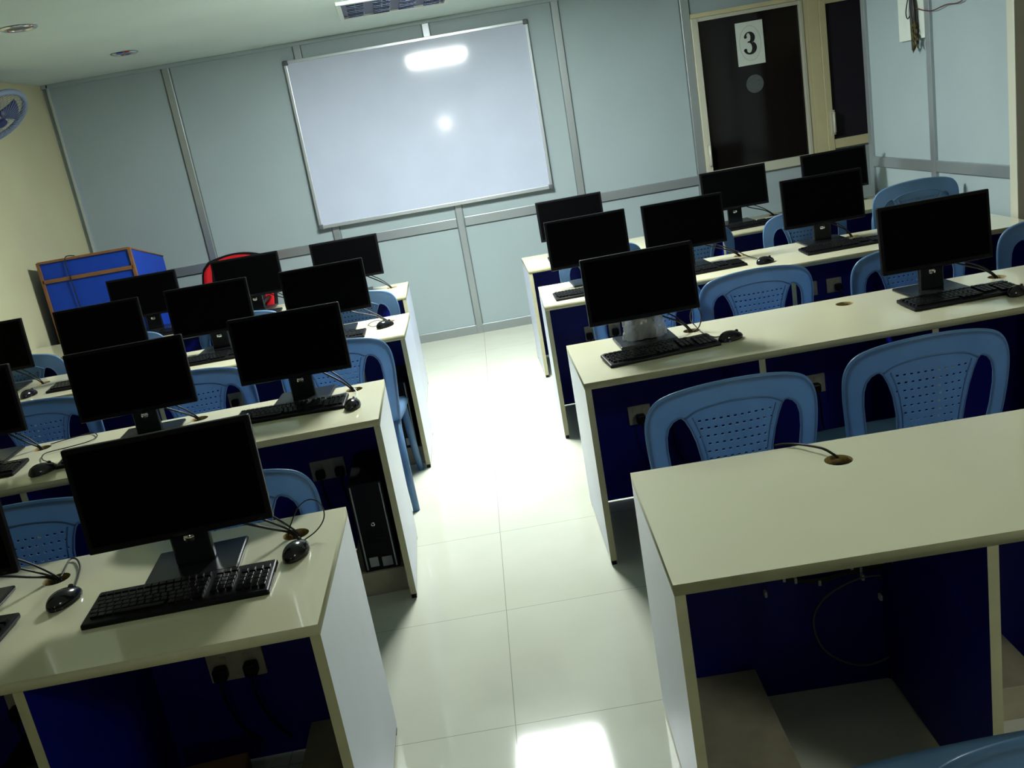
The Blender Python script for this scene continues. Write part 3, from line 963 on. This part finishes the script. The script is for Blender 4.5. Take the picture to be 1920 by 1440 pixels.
def mirror(P):
    return P + [(-x, z) for x, z in reversed(P)]
def make_chair():
    r = thing('plastic_chair', '', 'chair')
    half = [(0.225, 0.40), (0.238, 0.50), (0.251, 0.60), (0.259, 0.68), (0.262, 0.74), (0.259, 0.785), (0.247, 0.82), (0.222, 0.848), (0.18, 0.866), (0.12, 0.878), (0.06, 0.884), (0.0, 0.886)]
    outer = half + [(-x, z) for x, z in reversed(half[:-1])] + [(-0.19, 0.40), (-0.10, 0.44), (0.10, 0.44), (0.19, 0.40)]
    hole = [(0.178, 0.46), (0.193, 0.54), (0.204, 0.62), (0.210, 0.69), (0.209, 0.735), (0.201, 0.765), (0.186, 0.785), (0.168, 0.795), (0.158, 0.795), (0.148, 0.785), (0.134, 0.755), (0.120, 0.71), (0.109, 0.65), (0.103, 0.58), (0.102, 0.50), (0.106, 0.46)]
    holes = [hole, [(-x, z) for x, z in hole]]
    for rz in range(11):
        z = 0.515 + rz * 0.0262
        wmax = 0.078 + 0.055 * max(0, (z - 0.60) / 0.2) if z < .79 else 0
        nx = int(wmax / 0.0215)
        for c in range(-nx, nx + 1):
            x = c * 0.0215 + (0.004 if rz % 2 else 0)
            if abs(x) > wmax: continue
            holes.append([(x - 0.0045, z - 0.0032), (x + 0.0045, z - 0.0032), (x + 0.0045, z + 0.0032), (x - 0.0045, z + 0.0032)])
    bk = plate(outer, holes, -0.0, 0.0)
    # flat sheet: cut into strips so that it can bend
    bmesh.ops.dissolve_degenerate(bk, dist=1e-6, edges=bk.edges)
    for i in range(1, 22):
        xx = -0.264 + i * 0.024
        bmesh.ops.bisect_plane(bk, geom=bk.verts[:] + bk.edges[:] + bk.faces[:], plane_co=(xx, 0, 0), plane_no=(1, 0, 0))
    for i in range(1, 14):
        bmesh.ops.bisect_plane(bk, geom=bk.verts[:] + bk.edges[:] + bk.faces[:], plane_co=(0, 0.40 + i * 0.035, 0), plane_no=(0, 1, 0))
    for v in bk.verts:
        x, z = v.co.x, v.co.y
        v.co = Vector((x, back_y(x, z), z))
    bmesh.ops.recalc_face_normals(bk, faces=bk.faces)
    bmesh.ops.solidify(bk, geom=list(bk.faces), thickness=0.003)
    bmesh.ops.recalc_face_normals(bk, faces=bk.faces)
    me = bpy.data.meshes.new('backrest'); bk.to_mesh(me); bk.free()
    me.materials.append(MT['chair'])
    o = bpy.data.objects.new('backrest', me); col.objects.link(o); o.parent = r
    # rolled rim along the outer edge and round the openings
    b = MB()
    pr_ = half + [(-x, z) for x, z in reversed(half[:-1])]
    b.tube(smooth_pts([(x, back_y(x, z) + 0.004, z) for x, z in pr_], 3), 0.0075, 8, 'chair')
    for sx in (1, -1):
        hp = [(sx * x, back_y(x, z), z) for x, z in hole] + [(sx * hole[0][0], back_y(*hole[0]), hole[0][1])]
        b.tube(hp, 0.0042, 6, 'chair')
    rib = [(-0.150, 0.79), (-0.10, 0.815), (0, 0.826), (0.10, 0.815), (0.150, 0.79)]
    b.tube(smooth_pts([(x, back_y(x, z) - 0.004, z) for x, z in rib], 5), 0.003, 6, 'chair')
    for sx in (1, -1):
        b.tube(smooth_pts([(sx * x, back_y(x, z) - 0.004, z) for x, z in ((0.128, 0.79), (0.108, 0.73), (0.094, 0.65), (0.088, 0.56), (0.088, 0.48))], 4), 0.0022, 6, 'chair')
    b.build('rim', r)
    # seat
    b = MB()
    def sf(u, v):
        x = (u - .5) * 2; y = (v - .5) * 2
        e = max(abs(x), abs(y))
        z = 0.435 - 0.012 * (1 - x * x) * (1 - y * y) - 0.03 * max(0, (e - 0.9) / 0.1)
        return Vector((x * (0.235 - 0.02 * (y < 0) * -y), 0.02 + y * 0.235 + 0.012 * (1 - x * x) * (y > 0), z))
    b.grid(sf, 24, 24, 'chair', thick=0.006)
    b.build('seat', r)
    for sx in (1, -1):
        b = MB()
        b.tube([(sx * 0.212, back_y(.21, .42), 0.43), (sx * 0.225, -0.275, 0.22), (sx * 0.235, -0.31, 0.0)], [0.022, 0.019, 0.017], 8, 'chair')
        b.build('leg', r)
        b = MB()
        b.tube([(sx * 0.20, 0.22, 0.425), (sx * 0.212, 0.235, 0.2), (sx * 0.225, 0.25, 0.0)], [0.022, 0.019, 0.016], 8, 'chair')
        b.build('leg', r)
    return r
pc = make_chair()
# x, y of the back's top, yaw, label
CH = [(0.685, 2.62, 0.02, 'nearest the aisle behind the bare right-hand desk'),
      (1.335, 2.70, 0.0, 'second from the aisle behind the bare right-hand desk'),
      (0.775, 4.27, 0.0, 'mostly hidden by the monitor with the plastic-wrapped stand'),
      (1.275, 4.17, -0.03, 'with fully visible back between the two large right-hand monitors'),
      (1.955, 4.10, 0.0, 'half hidden behind the rightmost large monitor'),
      (2.70, 4.20, 0.0, 'cut by the right picture edge, behind the second right desk'),
      (0.79, 5.75, 0.0, 'hidden nearly all, aisle end behind the third right desk'),
      (1.37, 5.75, 0.0, 'second from the aisle behind the third right desk'),
      (2.09, 5.75, 0.0, 'third from the aisle behind the third right desk'),
      (2.70, 5.55, 0.0, 'lower of the two nested ones beside the partition wall', 0.0),
      (2.70, 5.53, 0.0, 'topmost of the two nested ones beside the partition wall', 0.085),
      (-0.84, 2.58, 0.0, 'behind the big near monitor, only its right half showing'),
      (-1.46, 2.66, 0.0, 'at the left picture edge behind the nearest left desk'),
      (-0.705, 4.25, -0.03, 'beside the aisle behind the second left desk'),
      (-1.345, 4.15, 0.0, 'second from the aisle behind the second left desk'),
      (-2.05, 4.12, 0.0, 'third from the aisle behind the second left desk'),
      (-0.755, 5.60, 0.0, 'beside the aisle behind the third left desk'),
      (-1.44, 5.60, 0.0, 'second from the aisle behind the third left desk'),
      (-2.16, 5.60, 0.0, 'third from the aisle behind the third left desk'),
      (-2.72, 5.45, 0.0, 'nearest the left wall behind the third left desk'),
      (0.70, 0.97, 0.05, 'in the bottom right picture corner, only its top edge showing')]
for i, (x, y, yaw, lab, *zz) in enumerate(CH):
    t = pc if i == 0 else copy_tree(pc)
    t.location = (x, y + 0.30, zz[0] if zz else 0); t.rotation_euler = (0, 0, yaw)
    t['label'] = 'blue plastic chair ' + lab
    t['group'] = 'blue plastic chairs'

# ------------------------------------------------------------------ lectern
pd = thing('lectern', 'royal blue lectern with brown edges by the left wall', 'lectern', (-2.68, 6.76, 0))
w2 = 0.322; zt = 1.305; zb = 1.155; dp = 0.68
b = MB()
bm2 = bmesh.new()
prof = [(0.0, 0.0), (dp, 0.0), (dp, zb), (0.0, zt)]
vsL = [bm2.verts.new((-w2, y, z)) for y, z in prof]; vsR = [bm2.verts.new((w2, y, z)) for y, z in prof]
bm2.faces.new(vsL); bm2.faces.new(vsR[::-1])
for k in range(4):
    bm2.faces.new((vsL[k], vsL[(k + 1) % 4], vsR[(k + 1) % 4], vsR[k]))
b.mi('podium'); b._add(bm2); b.build('body', pd)
e = MB()
for x in (-w2, w2):
    e.box(x - 0.011, x + 0.011, -0.012, 0.012, 0, zt + 0.003, 'podium_edge', bevel=0.002)
e.box(-w2, w2, -0.013, 0.004, zt - 0.008, zt + 0.008, 'podium_edge', bevel=0.002)
e.box(-w2, w2, -0.012, 0.0, zt - 0.148, zt - 0.122, 'podium_edge', bevel=0.002)
e.tube([(w2, 0, zt), (w2, dp, zb)], 0.006, 6, 'podium_edge')
e.tube([(-w2, 0, zt), (-w2, dp, zb)], 0.006, 6, 'podium_edge')
e.build('edge_trim', pd)
b = MB(); b.tube(smooth_pts([(-0.10, 0.10, zt + .005), (-0.12, 0.0, zt + 0.014), (-0.125, -0.016, zt - 0.05), (-0.12, -0.016, zt - 0.2), (-0.11, -0.014, zt - 0.5)], 6), 0.004, 6, 'cable')
o = b.build('microphone_cable'); o.location = (-2.68, 6.76, 0)
tag(o, 'thin dark cable hanging down the front of the blue lectern', 'cable')

# ------------------------------------------------------------------ red and black office chair
oc = thing('office_chair', 'red and black office chair standing before the whiteboard wall', 'chair', (-1.89, 7.28, 0), math.radians(172))
def ocb(u, v, s=1.0, off=0.0):
    x = (u - .5) * 2
    z = 0.50 + v * 0.55
    wd = (0.255 + 0.03 * math.sin(PI * v)) * (1 if v < .85 else (1 - ((v - .85) / .15) ** 2 * 0.18))
    return Vector((x * wd * s, -0.22 - 0.10 * v + 0.05 * x * x + off, z - 0.03 * x * x * (v > .5) * v))
b = MB(); b.grid(lambda u, v: ocb(u, v), 16, 16, 'red', thick=0.03); b.build('backrest', oc)
b = MB(); b.grid(lambda u, v: ocb(.5 + (u - .5) * .74, .04 + v * .915, 1, 0.018), 14, 14, 'blackfab', thick=0.018); b.build('back_cushion', oc)
b = MB(); b.tube([ocb(u, v) for u, v in [(0, k / 12) for k in range(13)] + [(k / 12, 1) for k in range(13)] + [(1, 1 - k / 12) for k in range(13)]], 0.019, 8, 'black'); b.build('back_frame', oc)
b = MB(); b.box(-0.245, 0.245, -0.21, 0.26, 0.43, 0.52, 'red', bevel=0.035); b.build('seat', oc)
for sx in (-1, 1):
    b = MB(); b.tube(smooth_pts([(sx * .24, -0.18, 0.70), (sx * .28, 0.08, 0.70), (sx * .285, 0.12, 0.62), (sx * .26, 0.10, 0.47)], 5), 0.017, 8, 'black'); b.build('armrest', oc)
b = MB(); b.disc((0, 0, 0.09), 0.028, 0.35, 'z', 16, 'black'); b.build('column', oc)
for k in range(5):
    a = k * 2 * PI / 5
    b = MB(); b.tube([(0, 0, 0.10), (0.29 * math.cos(a), 0.29 * math.sin(a), 0.065)], [0.024, 0.015], 8, 'black'); l = b.build('base_arm', oc)
    b = MB(); b.disc((0.29 * math.cos(a) - .012, 0.29 * math.sin(a), 0.027), 0.026, 0.024, 'x', 14, 'black'); b.build('caster', l)

# ------------------------------------------------------------------ wall fan on the left wall
fn = thing('wall_fan', 'blue-grey wall fan cut by the left picture edge', 'fan', (-2.96, 6.72, 2.30), 0)
b = MB()
Rf = 0.22
for k in range(40):
    a = 2 * PI * k / 40
    for s_ in (-1, 1):
        pts = [(math.cos(a) * Rf * q, s_ * 0.055 * math.sqrt(max(0, 1 - q ** 3)), math.sin(a) * Rf * q) for q in (0.2, .5, .8, .95, 1.0)]
        b.tube(pts, 0.0016, 4, 'fan')
b.build('wire_guard', fn)
b = MB(); b.tube([(math.cos(2 * PI * k / 48) * Rf, 0, math.sin(2 * PI * k / 48) * Rf) for k in range(49)], 0.02, 8, 'fan', caps=False); b.build('guard_ring', fn)
for j in range(3):
    b = MB()
    a0 = j * 2 * PI / 3 + 0.4
    b.grid(lambda u, v: Vector(((0.03 + 0.14 * u) * math.cos(a0 + (v - .5) * (0.5 + .5 * u)), (v - .5) * 0.05, (0.03 + 0.14 * u) * math.sin(a0 + (v - .5) * (0.5 + .5 * u)))), 8, 6, 'fan_dark', thick=0.002)
    b.build('blade', fn)
b = MB(); b.disc((0, -0.065, 0), 0.035, 0.02, 'y', 20, 'fan_dark'); b.disc((0, 0.05, 0), 0.055, 0.10, 'y', 20, 'fan_dark'); b.build('motor', fn)
dv_ = (fn.location - CAM).normalized()
sd_ = (RT - UP); sd_ = (sd_ - dv_ * sd_.dot(dv_)).normalized()
nv_ = (sd_ * 0.87 - dv_ * 0.5).normalized()
yv = -nv_
xv = yv.cross(Vector((0, 0, 1))).normalized()
fn.rotation_euler = Matrix((xv, yv, xv.cross(yv))).transposed().to_euler()
b = MB(); b.tube([(-2.97, 6.80, 2.33), (-3.03, 6.82, 2.28), (XL + 0.002, 6.82, 2.28)], 0.014, 8, 'fan'); b.box(XL, XL + 0.015, 6.77, 6.87, 2.22, 2.34, 'fan')
br = b.build('wall_bracket')
br.parent = fn
br.matrix_parent_inverse = (Matrix.Translation(fn.location) @ fn.rotation_euler.to_matrix().to_4x4()).inverted()

# ------------------------------------------------------------------ board with wires on the partition
sb = thing('wiring_board', 'pale board with loose dark wires hanging high on the partition', 'board', (XP, 6.12, 1.91))
b = MB(); b.box(-0.022, 0.0, -0.19, 0.145, -0.14, 0.16, 'paper', bevel=0.003); b.build('backboard', sb)
rw = random.Random(11)
for k in range(5):
    b = MB()
    yk = -0.10 + rw.uniform(-.015, .015)
    b.tube(smooth_pts([(-0.035, yk, 0.30), (-0.04, yk + rw.uniform(-.02, .02), 0.15), (-0.045, yk + rw.uniform(-.03, .03), 0.02), (-0.04, yk + rw.uniform(-.02, .03), -0.08 - .03 * k)], 6), 0.009, 6, 'cable')
    b.build('hanging_wire', sb)
b = MB(); b.tube(smooth_pts([(-0.03, -0.02, 0.12), (-0.04, -0.01, 0.06), (-0.04, 0.0, 0.02), (-0.05, -0.04, -0.01), (-0.05, -0.08, 0.01)], 6), 0.0035, 6, 'cable'); b.build('hanging_wire', sb)
gb = MB()
for k in range(26):
    a = Vector((-0.045 + rw.uniform(-.012, .012), -0.11 + rw.uniform(-.022, .02), -0.02 - rw.uniform(0, .16)))
    d = Vector((rw.uniform(-.01, .01), rw.uniform(-.035, .03), -rw.uniform(0.02, .06)))
    gb.tube([a, a + d * .5, a + d], [0.002, 0.0075, 0.001], 6, 'garland')
o = gb.build('dried_bundle'); o.location = sb.location
tag(o, 'small brownish dried leafy bundle dangling below the pale board on the partition', 'garland')
b = MB()
b.tube(smooth_pts([(XP - 0.04, 5.99, 1.95), (XP - 0.03, 5.9, 1.925), (XP - 0.03, 5.8, 1.915), (XP - 0.02, 5.66, 1.93), (XP - 0.02, 5.52, 1.925), (XP - 0.015, 5.42, 1.965), (XP - .01, 5.3, 2.06)], 8), 0.0035, 6, 'wire_red')
o = b.build('thin_wire')
tag(o, 'thin maroon wire running right from the pale board along the partition', 'wire')
